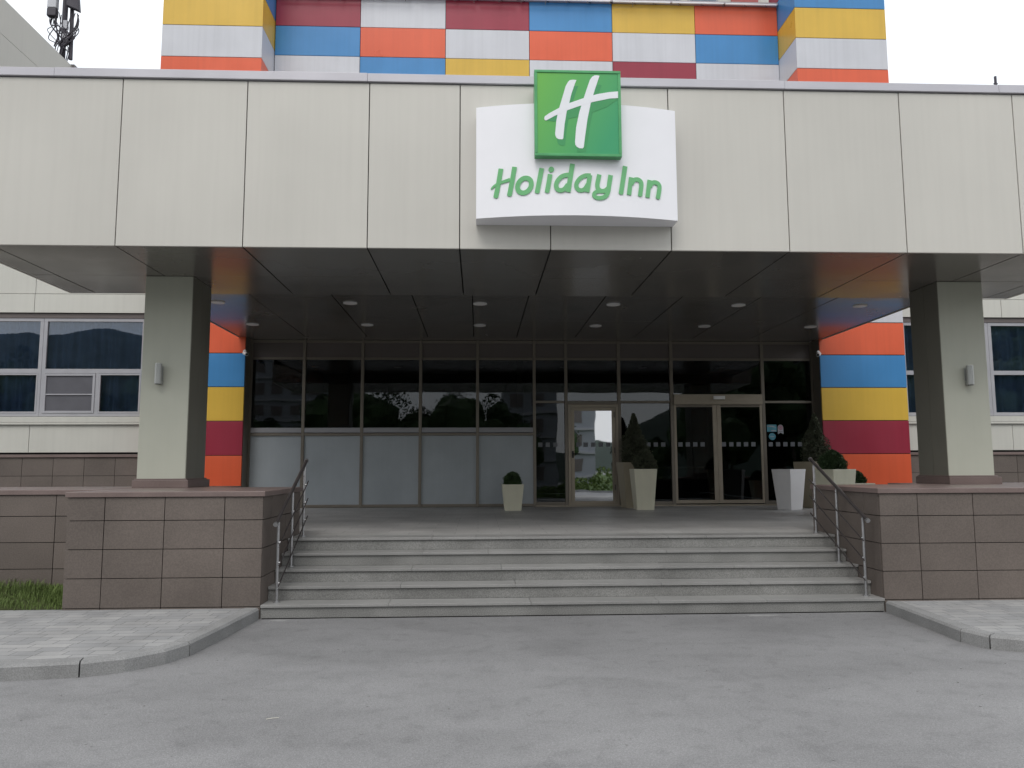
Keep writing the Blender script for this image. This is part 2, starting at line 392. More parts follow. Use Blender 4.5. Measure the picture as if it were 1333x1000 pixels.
# ------------------------------------------------------------------ steps and porch
st = MB(); rs = MB()
for n in range(5):
    y = YS + n*TR; z = .15*(n+1); xe0, xe1 = XL+.004, XR-.004
    yb = y + TR + .05 if n < 4 else y + .33
    # riser
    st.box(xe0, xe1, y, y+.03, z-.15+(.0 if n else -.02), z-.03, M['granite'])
    # tread slabs with nosing, in long pieces
    xs = [xe0, xe0+1.36+.1*n, xe0+2.9-.15*n, xe0+4.3+.1*n, xe0+5.5-.08*n, xe1]
    for a, c in zip(xs, xs[1:]):
        dz = random.uniform(-.0012, .0012)
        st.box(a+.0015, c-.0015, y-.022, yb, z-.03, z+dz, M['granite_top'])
st.box(XL+.02, XR-.02, YS+.03, YS+4*TR, -.02, .1, M['joint'])
tag(st.build('steps', bevel=.003), 'five wide grey granite steps up to the porch', 'steps', kind='structure')
pf = MB(); pf.flat([(XL+.004, YS+4*TR+.332), (XR-.004, YS+4*TR+.332), (XR-.004, 10.43), (7.46, 11.3), (7.46, YC+.1), (-4.96, YC+.1), (-4.96, 11.3), (XL+.004, 10.43)], .3, ZP-.001, M['floor'])
tag(pf.build('porch_floor'), 'grey tiled porch floor under the canopy', 'floor', kind='structure')

# ------------------------------------------------------------------ flanking walls
def tilewall(mb, x0, x1, y, zs, joints, back=None, th=.022, gap=.004):
    xs = [x0] + [j for j in joints if x0 < j < x1] + [x1]
    for a, c in zip(xs, xs[1:]):
        for z0, z1 in zip(zs, zs[1:]):
            e = random.uniform(-.0015, .0015)
            mb.box(a+gap, c-gap, y+e, y+th, z0+gap, z1-gap, M['tile'])
def sidewall(mb, x, y0, y1, zs, joints, sgn, th=.022, gap=.004):
    ys = [y0] + [j for j in joints if y0 < j < y1] + [y1]
    for a, c in zip(ys, ys[1:]):
        for z0, z1 in zip(zs, zs[1:]):
            e = random.uniform(-.0015, .0015)
            xx = sorted((x+e*sgn, x-sgn*th)); mb.box(xx[0], xx[1], a+gap, c-gap, z0+gap, z1-gap, M['tile'])
ZS = [-.02, .13, .44, .745, 1.05, 1.30]
def cap(mb, pts, z0=1.30, z1=1.357): mb.flat(pts, z0, z1, M['tilecap'])
# left
r = empty('flanking_wall', (-3.37, 9.6, 0), 'brown tiled block wall left of the steps, carrying the left column', 'wall', 'brown tiled walls flanking the steps')
t = MB(); tilewall(t, -4.41, XL, YS, ZS[0:], [-4.014,-3.38,-2.742])
sidewall(t, XL, YS+.025, 10.4, ZS, [9.0,9.64,10.28], 1); sidewall(t, -4.41, YS+.025, 9.5, ZS, [9.2], -1)
tilewall(t, -4.2, -3.36, 11.16, [ZP,1.05,1.30], [], th=.022)
t.build('tile_cladding', r, bevel=.0015)
c = MB(); c.box(-4.385, XL-.025, YS+.025, 10.38, -.02, 1.299, M['joint']); c.box(-4.385, -3.36, 10.38, 11.15, -.02, 1.299, M['joint']); c.build('wall_core', r)
c = MB(); cap(c, [(-4.43, YS-.02), (XL+.02, YS-.02), (XL+.02, 10.42), (-3.34, 10.42), (-3.34, 11.2), (-4.43, 11.2)]); c.build('coping', r, bevel=.006)
# left set-back wall
r = empty('garden_wall', (-9, 9.5, 0), 'lower brown tiled wall set back behind the grass strip on the left', 'wall')
t = MB(); tilewall(t, -14, -4.45, 9.5, [.1,.14,.44,.745,1.05,1.30], [-5.62-.64*k for k in range(14)]+[-4.98]); t.build('tile_cladding', r, bevel=.0015)
c = MB(); c.box(-14, -4.46, 9.522, 10.9, -.02, 1.299, M['joint']); c.build('wall_core', r)
c = MB(); cap(c, [(-14, 9.48), (-4.434, 9.48), (-4.434, 10.95), (-14, 10.95)], 1.30, 1.36); c.build('coping', r, bevel=.006)
# right
r = empty('flanking_wall', (8, 9.6, 0), 'long brown tiled wall right of the steps, carrying the right column', 'wall', 'brown tiled walls flanking the steps')
t = MB(); tilewall(t, XR, 14, YS, ZS, [4.944+.64*k for k in range(15)]); sidewall(t, XR, YS+.025, 10.4, ZS, [9.0,9.64,10.28], -1)
t.build('tile_cladding', r, bevel=.0015)
c = MB(); c.box(XR+.025, 14, YS+.025, 10.38, -.02, 1.299, M['joint']); c.box(6.0, 14, 10.38, 11.15, -.02, 1.299, M['joint']); c.build('wall_core', r)
c = MB(); cap(c, [(XR-.02, YS-.02), (14, YS-.02), (14, 11.2), (5.98, 11.2), (5.98, 10.42), (XR-.02, 10.42)]); c.build('coping', r, bevel=.006)

# ------------------------------------------------------------------ handrails
def handrail(x, label):
    r = empty('handrail', (x, YS+.15, .15), label, 'handrail', 'steel handrails beside the steps')
    P = [(x, 8.79, .15), (x, 9.42, .45), (x, 10.03, .75)]; H = .885
    tops = [(p[0], p[1], p[2]+H) for p in P]
    d = Vector(tops[2]) - Vector(tops[0]); u = d.normalized()
    a = Vector(tops[0]) - u*.13 + Vector((0,0,.02)); c = Vector(tops[2]) + u*.10 + Vector((0,0,.02))
    mb = MB(); mb.tube([a, c], .021, M['handrail'], 12)
    hr = mb.build('rail', r, smooth=False)
    for q_ in (a, c): mb = MB(); mb.tube([q_-u*.012, q_+u*.012], .026, M['steel'], 12); mb.build('end_cap', hr)
    for p, q in zip(P, tops):
        mb = MB(); mb.tube([p, (q[0],q[1],q[2]-.02)], .0165, M['steel'], 12); mb.tube([(q[0],q[1],q[2]-.03), (q[0],q[1],q[2]+.01)], .008, M['steel'], 8)
        po = mb.build('post', r)
        mb = MB(); mb.tube([(p[0],p[1],p[2]+.0),(p[0],p[1],p[2]+.012)], .038, M['steel'], 16); mb.build('flange', po)
    for k in (.24, .46, .68):
        s0 = Vector(P[0]) + Vector((0,0,H-k)) - u*.06; s1 = Vector(P[2]) + Vector((0,0,H-k)) + u*.10
        off = Vector((.03 if x < 0 else -.03, 0, 0))
        mb = MB(); mb.tube([s0+off, s1+off], .0075, M['handrail'], 8)
        for p in P:
            q = Vector((p[0], p[1], p[2]+H-k)); mb.tube([q, q+off], .009, M['steel'], 8)
        mb.build('crossbar', r)
handrail(-2.20, 'steel handrail with sloping bars on the left side of the steps')
handrail(4.38, 'steel handrail with sloping bars on the right side of the steps')

# ------------------------------------------------------------------ canopy
r = empty('entrance_canopy', (1.1, 10, 4.15), 'big beige panelled entrance canopy with dark glossy underside on two columns', 'canopy')
cx0, cx1 = -5.95, 8.12
J = [-4.17, -2.726, -1.295, -.22, .85, 2.286, 3.709, 5.143, 6.575]
xs = [cx0] + J + [cx1]
f = MB()
for a, c in zip(xs, xs[1:]):
    e = random.uniform(-.002, .002)
    f.box(a+.0055, c-.0055, YF+e, YF+.035, ZFB, ZFT-.012, M['panel'])
for yy0, yy1 in ((YF+.04, 10.4), (10.4, YM)):
    f.box(cx0, cx0+.03, yy0+.004, yy1-.004, ZFB, ZFT, M['panel']); f.box(cx1-.03, cx1, yy0+.004, yy1-.004, ZFB, ZFT, M['panel'])
f.build('fascia', r, bevel=.004)
f = MB(); f.box(cx0+.035, cx1-.035, YF+.038, YM-.03, ZFB+.03, ZFT-.005, M['joint'])
f.box(-5.07, 7.54, YM-.03, YT-.01, ZI+.03, ZFT-.03, M['joint']); f.box(-4.93, 7.47, YT-.01, YC+.1, ZI+.02, ZFT-.03, M['joint'])
f.build('core', r)
f = MB()
xj = [cx0+.03, -5.57] + J + [7.75, cx1-.03]
for a, c in zip(xj, xj[1:]):
    for y0, y1 in ((YF+.038, 10.3), (10.3, YM)):
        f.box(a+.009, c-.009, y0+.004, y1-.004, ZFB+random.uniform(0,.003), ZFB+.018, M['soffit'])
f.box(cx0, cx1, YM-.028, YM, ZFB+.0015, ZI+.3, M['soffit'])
f.build('outer_soffit', r)
f = MB()
xi = [-5.08, -3.683, -2.37, -1.078, -.097, .823, 2.087, 3.355, 4.665, 5.95, 7.55]
for a, c in zip(xi, xi[1:]):
    for y0, y1 in ((YM+.002, 12.65), (12.65, 14.6), (14.6, YT-.012)):
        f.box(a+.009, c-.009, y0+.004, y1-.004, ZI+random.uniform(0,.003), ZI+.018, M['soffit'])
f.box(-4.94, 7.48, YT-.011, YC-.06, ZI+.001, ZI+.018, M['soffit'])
f.box(-5.1, -5.083, YM+.002, YT-.012, ZI-.012, ZFT-.02, M['panel']); f.box(7.553, 7.57, YM+.002, YT-.012, ZI-.012, ZFT-.02, M['panel'])
f.build('inner_ceiling', r)
f = MB()
cj = [cx0-.03, -4.95, -1.32, 1.4, 3.72, 6.4, cx1+.03]
for i, (a, c) in enumerate(zip(cj, cj[1:])):
    f.box(a+.001, c-.001, YF-.03-.002*(i%2), YF+.25, ZFT, ZFT+.10+.003*(i%2), M['cap'])
f.box(cx0-.03, cx1+.03, YF+.25, YM, ZFT+.0, ZFT+.085, M['cap'])
f.box(-5.12, 7.6, YM, YT-.012, ZFT+.0, ZFT+.085, M['cap']); 
f.build('coping', r, bevel=.004)
for x0, x1 in ((-4.417, -3.798), (6.371, 7.005)):
    y0, y1 = 10.323, 11.02
    f = MB()
    f.box(x0, x1, y0, y1, 1.47, ZFB-.001, M['render'])
    co = f.build('column', r, bevel=.006, origin=((x0+x1)/2, (y0+y1)/2, 1.357))
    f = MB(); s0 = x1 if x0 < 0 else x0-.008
    f.box(s0+.0005, s0+.0075, y0+.004, y0+.335, 1.476, ZFB-.004, M['sidepanel']); f.box(s0+.0005, s0+.0075, y0+.341, y1-.003, 1.476, ZFB-.004, M['sidepanel']); f.build('column_side', co)
    f = MB(); f.box(x0-.03, x1+.06, y0-.06, y1+.06, 1.3575, 1.455, M['tilecap']); f.box(x0-.015, x1+.03, y0-.03, y1+.03, 1.455, 1.475, M['tilecap'])
    f.build('plinth', co, bevel=.004)

# downlights
def downlight(x, y):
    r = empty('ceiling_downlight', (x, y, ZI), '', 'downlight', 'round downlights in the canopy ceiling')
    n = 28; mb = MB()
    mb.tube([(x,y,ZI-.010),(x,y,ZI+.001)], .118, M['camw'], n)
    mb.build('trim_ring', r)
    mb = MB(); mb.tube([(x,y,ZI-.013),(x,y,ZI-.0105)], .092, M['lens'], n); mb.build('lens', r)
    return r
ordn = ['leftmost', 'second from left', 'third from left', 'third from right', 'second from right', 'rightmost']
first = None
for j, (y, row) in enumerate(((13.05, 'front row'), (15.09, 'back row'))):
    for i, x in enumerate((-4.38, -2.17, .03, 2.32, 4.50, 6.65)):
        if first is None: first = downlight(x, y); o = first; fx, fy = x, y
        else: o = dup(first, (x-fx, y-fy, 0))
        o['label'] = 'unlit round ceiling downlight, %s in the %s under the canopy' % (ordn[i], row)

# ------------------------------------------------------------------ sign
r = empty('hotel_sign', (1.13, YF, 4.42), 'curved white hotel sign with green emblem and green lettering on the canopy front', 'sign')
SX0, SX1 = -.027, 2.305; CXS = (SX0+SX1)/2; HW = (SX1-SX0)/2
def yfront(x): return 8.49 + .16*((x-CXS)/HW)**2
n = 32; mb = MB(); W = M['white']
top, bot = 5.765, 4.437
for i in range(n+1):
    x = SX0 + (SX1-SX0)*i/n; y = yfront(x); mb.v += [(x,y,bot),(x,y,top),(x,YF-.003,top),(x,YF-.003,bot)]
for i in range(n):
    a = 4*i; c = a+4
    for q in ((a,c,c+1,a+1),(a+1,c+1,c+2,a+2),(a+2,c+2,c+3,a+3),(a+3,c+3,c,a)): mb.face(q, W)
mb.face((0,1,2,3), W); mb.face((4*n,4*n+3,4*n+2,4*n+1), W)
mb.build('sign_box', r)
# emblem box
ex0, ex1, ez0, ez1 = .634, 1.622, 5.094, 6.113; ey = 8.40
mb = MB(); mb.box(ex0+.02, ex1-.02, ey+.012, YF-.04, ez0+.02, ez1-.02, M['emb_f'])
emb = mb.build('emblem_box', r)
fr = MB(); w = .032
fr.box(ex0, ex1, ey, ey+.10, ez0, ez0+w, M['emb_f']); fr.box(ex0, ex1, ey, ey+.10, ez1-w, ez1, M['emb_f'])
fr.box(ex0, ex0+w, ey, ey+.10, ez0+w+.001, ez1-w-.001, M['emb_f']); fr.box(ex1-w, ex1, ey, ey+.10, ez0+w+.001, ez1-w-.001, M['emb_f'])
fr.build('frame', emb, bevel=.004)
fc = MB(); fc.box(ex0+w-.005, ex1-w+.005, ey+.009, ey+.0115, ez0+w-.005, ez1-w+.005, M['emb_g']); fc.build('emblem_face', emb)
def E(u, v): return (.586+u/8*.00876*.997, 6.170-v/8*.00905)
stemL = [(395,175),(415,155),(445,150),(485,152),(470,185),(430,300),(405,400),(380,480),(355,620),(340,765),(330,777),(290,775),(270,762),(259,740),(256,715),(270,580),(285,510),(300,450),(340,320),(370,220)]
stemR = [(650,115),(675,100),(700,98),(728,103),(715,140),(680,240),(655,320),(630,400),(595,560),(570,720),(552,855),(540,868),(505,866),(480,852),(464,830),(462,800),(475,650),(510,490),(555,350),(600,220),(625,150)]
bar = [(150,580),(143,560),(150,540),(200,505),(290,455),(400,400),(550,345),(700,298),(830,274),(922,265),(922,335),(830,342),(650,382),(500,430),(380,475),(250,535),(165,583)]
em = MB()
for i, (pl, dx, dy) in enumerate(((stemL,20,64),(stemR,20,98))):
    em.prism([E(u+dx,v+dy if v < 500 or i == 0 else min(v+dy, 905)) for u, v in pl], ey+.0072-.0004*i, ey+.0092, M['emb_d'])
em.prism([E(*p) for p in [(160,583),(250,592),(380,568),(500,535),(650,490),(800,430),(922,345),(922,325),(650,372),(380,465)]], ey+.0064, ey+.0092, M['emb_d'])
em.build('emblem_backdrop', emb)
em = MB()
for i, pl in enumerate((stemL, stemR, bar)): em.prism([E(*p) for p in pl], ey+.0050-.0005*i, ey+.0090, M['emb_w'])
em.build('emblem_letter', emb)

# lettering drawn as brush strokes
def L1(u, v): px = 635+u/11.108; py = 205+v/11.108; return (.110+(px-635)*.008795, 5.116-(py-205)*.00905+(px-635)*.00012)
def cat(pts, k=8):
    if len(pts) < 3:
        return [tuple(Vector(pts[0]).lerp(Vector(pts[1]), i/6)) for i in range(7)]
    P = [pts[0]] + list(pts) + [pts[-1]]; out = []
    for i in range(1, len(P)-2):
        a, b_, c_, d_ = [Vector(q) for q in P[i-1:i+3]]
        for s in range(k):
            t = s/k; out.append(tuple(.5*((2*b_)+(c_-a)*t+(2*a-5*b_+4*c_-d_)*t*t+(3*b_-a-3*c_+d_)*t**3)))
    out.append(tuple(pts[-1])); return out
lt = MB(); depth = [0]
def stroke(pts, w, w1=None, closed=False, k=8, cap0=0, cap1=.5):
    c = cat(pts, k); w1 = w if w1 is None else w1; N_ = len(c)
    d = depth[0]; depth[0] += 1
    y0 = -.010 - .0004*(d % 9); lf, rt = [], []
    for i, p in enumerate(c):
        a = Vector(c[max(0,i-1)]); b_ = Vector(c[min(N_-1,i+1)])
        if closed: a = Vector(c[(i-1) % (N_-1)]); b_ = Vector(c[(i+1) % (N_-1)])
        t = (b_-a).normalized(); nn = Vector((-t.y, t.x)); ww = (w+(w1-w)*i/(N_-1))/2
        lf.append(Vector(p)+nn*ww); rt.append(Vector(p)-nn*ww)
    k0 = len(lt.v)
    for p in lf + rt:
        x, z = L1(p.x, p.y); lt.v.append((x, yfront(x)+y0, z))
    for p in lf + rt:
        x, z = L1(p.x, p.y); lt.v.append((x, yfront(x)-.001, z))
    n2 = 2*N_
    for i in range(N_-1):
        for q in ((i, i+1, N_+i+1, N_+i), (n2+i, n2+N_+i, n2+N_+i+1, n2+i+1), (i, n2+i, n2+i+1, i+1), (N_+i, N_+i+1, n2+N_+i+1, n2+N_+i)):
            lt.face([k0+j for j in q], M['letter'])
    if not closed:
        for e in (0, N_-1): lt.face([k0+j for j in (e, N_+e, n2+N_+e, n2+e)], M['letter'])
        for e, cp in ((0, cap0), (N_-1, cap1)):
            if not cp: continue
            ctr = Vector(c[e]); t = (Vector(c[1])-Vector(c[0])).normalized()*-1 if e == 0 else (Vector(c[-1])-Vector(c[-2])).normalized()
            nn = Vector((-t.y, t.x)); ww = (w if e == 0 else w1)/2
            pts2 = [ctr + nn*ww*math.cos(a) + t*ww*cp*math.sin(a) for a in [PI*j/8 for j in range(9)]]
            poly = [L1(p.x, p.y) for p in pts2]
            lt.prism(poly, y0+.0002, -.001, M['letter'], yf=yfront)
def disc(u, v, r_):
    poly = [L1(u+r_*math.cos(2*PI*i/20), v+r_*math.sin(2*PI*i/20)) for i in range(20)]
    lt.prism(poly, -.0105, -.001, M['letter'], yf=yfront)
stroke([(185,140),(152,330),(110,545)], 68); stroke([(380,128),(345,330),(305,532)], 68)
stroke([(45,425),(85,385),(150,352),(230,330),(315,308)], 24, 50, cap1=0)
o_ = [(520+97*math.cos(2*PI*i/20)-.16*(108*math.sin(2*PI*i/20)) , 405+106*math.sin(2*PI*i/20)) for i in range(20)]; o_.append(o_[0])
stroke(o_, 68, closed=True, k=3)
stroke([(768,168),(732,350),(700,510)], 68); stroke([(888,258),(865,390),(842,508)], 66); disc(905,190,40)
stroke([(1210,115),(1178,300),(1142,520)], 68, cap1=0)
stroke([(1165,272),(1095,280),(1035,308),(985,370),(972,430),(995,480),(1045,494),(1095,470),(1140,410)], 62, cap1=0)
X2 = 1277.4
def sh(l): return [(u+X2, v) for u, v in l]
stroke(sh([(182,278),(162,390),(138,522)]), 66, cap1=0)
stroke(sh([(195,282),(115,284),(45,318),(-5,380),(-16,435),(8,482),(60,496),(108,472),(150,410)]), 60, cap1=0)
stroke(sh([(320,265),(302,340),(288,420),(302,475),(345,502),(400,495),(450,455)]), 64, 60, cap1=0)
stroke(sh([(485,270),(462,400),(440,520),(400,580),(325,604),(258,592),(236,555),(262,520),(330,508),(400,510)]), 68, 46, cap1=0)
stroke(sh([(703,132),(668,330),(633,528)]), 68)
stroke(sh([(790,290),(772,400),(752,545)]), 64, cap1=0); stroke(sh([(790,390),(828,330),(885,316),(932,345),(940,400),(918,545)]), 60, 64)
stroke(sh([(1068,312),(1050,430),(1030,568)]), 64, cap1=0); stroke(sh([(1070,410),(1108,352),(1165,342),(1210,372),(1216,430),(1190,565)]), 60, 64)
lt.build('lettering', r)

# ------------------------------------------------------------------ wall lamps on columns
def walllamp(x, label, side):
    y = 10.323; r = empty('wall_lamp', (x, y, 2.83), label, 'wall lamp', 'cylindrical wall lamps on the columns')
    mb = MB(); cyl = 24
    mb.tube([(x,y-.085,2.70),(x,y-.085,2.965)], .044, M['lamp'], cyl); h = mb.build('lamp_housing', r, bevel=.003)
    mb = MB(); mb.tube([(x,y-.085,2.694),(x,y-.085,2.6995)], .036, M['black'], cyl); mb.build('lens', h); mb = MB(); mb.tube([(x,y-.085,2.9655),(x,y-.085,2.969)], .036, M['lens'], cyl); mb.build('lens', h)
    mb = MB(); mb.box(x-.02,x+.035,y-.05,y-.0005,2.70,2.75,M['lamp']); mb.box(x-.03,x+.03,y-.012,y-.0008,2.76,2.94,M['lamp']); mb.box(x-.012,x+.012,y-.05,y-.0125,2.80,2.9,M['lamp']); mb.build('bracket', r, bevel=.003)
walllamp(-4.165, 'grey cylindrical wall lamp on the left column', -1)
walllamp(6.70, 'grey cylindrical wall lamp on the right column', 1)

# ------------------------------------------------------------------ hotel building
H = empty('hotel_building', (1, 18, 0), 'hotel with striped coloured piers, dark glazed entrance and beige side wings', 'building')
# striped piers: rows from ground upward
def rows(z0, rh, seq, mb, x0, x1, y0, y1, gap=.006):
    z = z0
    for ch in seq:
        mb.box(x0, x1, y0, y1, z+gap, z+rh-gap, STR[ch]); z += rh
# left pier x -7.0..-4.81 (lower inner edge -4.96), right pier 7.28..9.41 (lower inner edge 7.50)
def build_pier(x0, x1, lowx0, lowx1, lab):
    mb = MB(); zb = 4.033-.722*4
    for k, ch in enumerate('OMYBO'):
        z = zb + .722*k; mb.box(lowx0, lowx1, YT, YT+.45, z+.007, z+.715, STR[ch])
    mb.box(lowx0, lowx1, YT, YT+.45, 4.755+.007, 5.48, STR['W'])
    mb.box(lowx0+.012, lowx1-.012, YT+.012, YT+.44, .7, 5.47, M['joint'])
    z = 10.65-.736*7
    for ch in 'YBMWYBO' + 'WYBMO': mb.box(x0, x1, YT, YT+1.5, z+.006, z+.730, STR[ch]); z += .736
    mb.box(x0+.012, x1-.012, YT+.012, YT+1.49, 5.50, z-.01, M['joint'])
    return tag(mb.build('striped_pier', H, bevel=.003, origin=((x0+x1)/2, YT+.7, 0)), lab)
build_pier(-7.0, -4.81, -7.0, -4.955, 'left striped pier of orange, yellow, blue, maroon and white bands')
build_pier(7.275, 9.40, 7.495, 9.41, 'right striped pier of orange, yellow, blue, maroon and white bands')
# chequered wall between piers above the canopy
mb = MB(); YR = 17.593
xc = [-4.80, -2.806, -.789, 1.211, 3.213, 5.234, 7.27]
grid = ['MWMBYO', 'BOWOWB', 'WBYWMW', 'YWOBOY', 'BMWYWM', 'OYBMBO', 'WBMWYB']
z = 12.009
for k, row in enumerate(grid):
    zt = z + (.72 if k == 0 else .736)
    for i, ch in enumerate(row): mb.box(xc[i]+.006, xc[i+1]-.006, YR, YR+.05, z+.006, (12.74 if k == 0 else z+.730), STR[ch])
    z -= .736
mb.build('chequered_wall', H, bevel=.003)
mb = MB(); mb.box(-4.8, 7.27, YR+.03, YR+.4, 6.2, 12.735, M['joint']); mb.build('wall_core', H)
# metal edge with light bars along the top of the chequered wall
mb = MB(); mb.box(-4.79, 7.26, YR-.10, YR+.5, 12.742, 12.80, M['pipe']); 
lg = mb.build('parapet_capping', H)
segs = [(-4.7,-1.55),(-1.45,-.1),(0,.9),(1.0,3.15),(3.22,4.6),(4.66,5.9),(5.95,7.2)]
for i, (a, c) in enumerate(segs): mb = MB(); mb.tube([(a, YR-.16, 12.70+.004*(i%2)), (c, YR-.16, 12.70+.004*(i%2))], .022, M['camw'] if i else M['pipe'], 8); mb.build('light_bar', lg)
for i in range(22):
    x = -4.4 + i*.54 + random.uniform(-.06,.06); mb = MB(); mb.tube([(x, YR-.17, 12.68), (x, YR-.17, 12.56+random.uniform(0,.08))], .007, M['handrail'], 5); mb.tube([(x, YR-.16, 12.70), (x+.1, YR-.02, 12.73)], .009, M['handrail'], 5); mb.build('bracket', lg)
# upper storeys behind
mb = MB(); mb.box(-6.5, 9, 21.5, 30, 6.2, 26, M['panelb']); mb.build('upper_storeys', H)
for k, x in enumerate((3.9, 7.5)):
    mb = MB(); mb.box(x, x+.8, 21.42, 21.495, 13.2, 26, M['brick_red']); mb.build('red_pilaster', H)
for x in (-5.2, -3.2, -1.2, .8, 2.6, 5.1, 6.2):
    for z in (14.2, 17.2, 20.2):
        w_ = MB(); w_.box(x, x+.9, 21.44, 21.497, z, z+1.7, M['whiteframe']); wo = w_.build('window', H)
        w_ = MB(); w_.box(x+.07, x+.83, 21.425, 21.437, z+.07, z+1.63, M['winglass']); w_.build('pane', wo)
# glazed entrance frame
def rect_frame(mb, x0, x1, z0, z1, w, y0, y1, m):
    mb.box(x0, x1, y0, y1, z1-w, z1, m); mb.box(x0, x1, y0, y1, z0, z0+w, m)
    mb.box(x0, x0+w, y0, y1, z0+w, z1-w, m); mb.box(x1-w, x1, y0, y1, z0+w, z1-w, m)
mull = [-4.93, -3.784, -2.523, -1.26, -.015, 1.231, 1.93, 3.105, 4.278, 6.331, 7.47]
fm = MB(); F = M['frame']; FL = M['frame_l']
for i, x in enumerate(mull):
    w_ = .032 if x not in (3.105, 4.278, 6.331) else .036
    fm.box(x-w_, x+w_, YC-.055, YC+.03, ZP-.01, ZI, F)
def hbar(x0, x1, z, h, y0=-.045, m=F):
    fm.box(x0, x1, YC+y0, YC+.028, z-h/2, z+h/2, m)
for a, c in zip(mull, mull[1:]):
    hbar(a+.036, c-.036, 3.975, .05); hbar(a+.036, c-.036, ZI-.03, .055)
for a, c in zip(mull[:5], mull[1:6]): hbar(a+.033, c-.033, 2.41, .105, m=M['whiteframe']); hbar(a+.033, c-.033, 2.318, .055, y0=-.052); hbar(a+.033, c-.033, .785, .06)
for a, c in ((1.231,1.93),(3.105,4.278),(6.331,7.47)): hbar(a+.036, c-.036, 3.025, .05); hbar(a+.036, c-.036, .815, .07)
hbar(1.93+.036, 3.105-.036, 3.005, .075)
fm.box(4.278+.037, 6.331-.037, YC-.10, YC+.03, 2.965, 3.19, FL)
fm.box(1.25, 7.44, YC-.08, YC+.06, ZP-.004, .778, FL)
fm.build('glazing_frame', H, bevel=.004)
for a, c in zip(mull, mull[1:]):
    s_ = MB(); s_.box(a+.034, c-.034, YC-.02, YC+.02, 4.0, ZI-.058, M['spandrel']); s_.build('spandrel', H)
    z0 = 2.4625 if c <= 1.24 else (3.05 if c < 4.3 or c > 6.4 else 3.19)
    s_ = MB(); tiltpane(s_, a+.03, c-.03, YC, z0, 3.951, M['glass']); s_.build('glass_pane', H)
for a, c in zip(mull[:5], mull[1:6]):
    s_ = MB(); s_.box(a+.031, c-.031, YC-.022, YC+.01, .815, 2.29, M['frost']); s_.build('frosted_panel', H)
for a, c in ((1.231,1.93),(3.105,4.278),(6.331,7.47)):
    s_ = MB(); tiltpane(s_, a+.03, c-.03, YC, .845, 3.0, M['glass']); s_.build('glass_pane', H)
# hinged door
D = MB(); rect_frame(D, 1.968, 3.067, .782, 2.965, .055, YC-.07, YC+.02, FL); dfr = D.build('door', H, bevel=.004)
D = MB(); rect_frame(D, 2.028, 3.007, .79, 2.905, .075, YC-.055, YC+.01, FL); D.build('door_leaf', dfr, bevel=.004)
D = MB(); D.hexa([(2.10,YC-.02,.862),(2.935,YC-.045,.862),(2.935,YC-.035,.862),(2.10,YC-.01,.862),(2.10,YC-.015,2.832),(2.935,YC-.04,2.832),(2.935,YC-.03,2.832),(2.10,YC-.005,2.832)], M['doorglass']); D.build('door_glass', dfr)
D = MB(); D.tube([(2.065,YC-.055,1.885),(2.065,YC-.11,1.885)], .014, M['black']); D.tube([(2.065,YC-.11,1.885),(2.20,YC-.11,1.885)], .011, M['black'])
D.box(2.045,2.085,YC-.066,YC-.0555,1.80,1.95,M['black']); D.box(2.05,2.08,YC-.07,YC-.066,1.80,1.83,M['black']); D.build('door_handle', dfr)
for z_ in (2.68, 1.9, 1.1): D = MB(); D.tube([(2.985,YC-.066,z_),(2.985,YC-.066,z_+.12)], .010, M['handrail'], 8); D.build('hinge', dfr)
# sliding doors
for a, c in ((4.318, 5.27), (5.275, 6.292)):
    D = MB()
    D.box(a, a+.05+(.04 if a > 5 else 0), YC-.05, YC-.01, .80, 2.964, FL); D.box(c-.05-(.04 if a < 5 else 0), c, YC-.05, YC-.01, .80, 2.964, FL)
    D.box(a+.051, c-.051, YC-.049, YC-.011, .80, .875, FL); D.box(a+.051, c-.051, YC-.049, YC-.011, 2.91, 2.963, F)
    so = D.build('sliding_door', H, bevel=.003)
    D = MB(); tiltpane(D, a+.045, c-.045, YC-.030, .87, 2.915, M['glass'], .006); D.build('door_glass', so)
D = MB(); D.box(5.19, 5.44, YC-.15, YC-.101, 3.075, 3.15, M['camw']); D.build('door_sensor', H, bevel=.006)
# safety squares on the glass
sqm = mat('etched_film', (.20, .21, .23), .6, 0, .4, 3, .05)
def squares(x0, x1, y): 
    mb = MB(); x = x0
    while x + .1 < x1: mb.box(x, x+.095, y-.0015, y, 2.04, 2.135, sqm); x += .165
    return mb.build('safety_marking', H)
squares(1.31, 1.88, YC-.0055); squares(2.14, 2.93, YC-.0405); squares(3.2, 4.22, YC-.0065); squares(4.40, 5.15, YC-.0345); squares(5.37, 6.22, YC-.0345); squares(6.43, 7.40, YC-.0065)
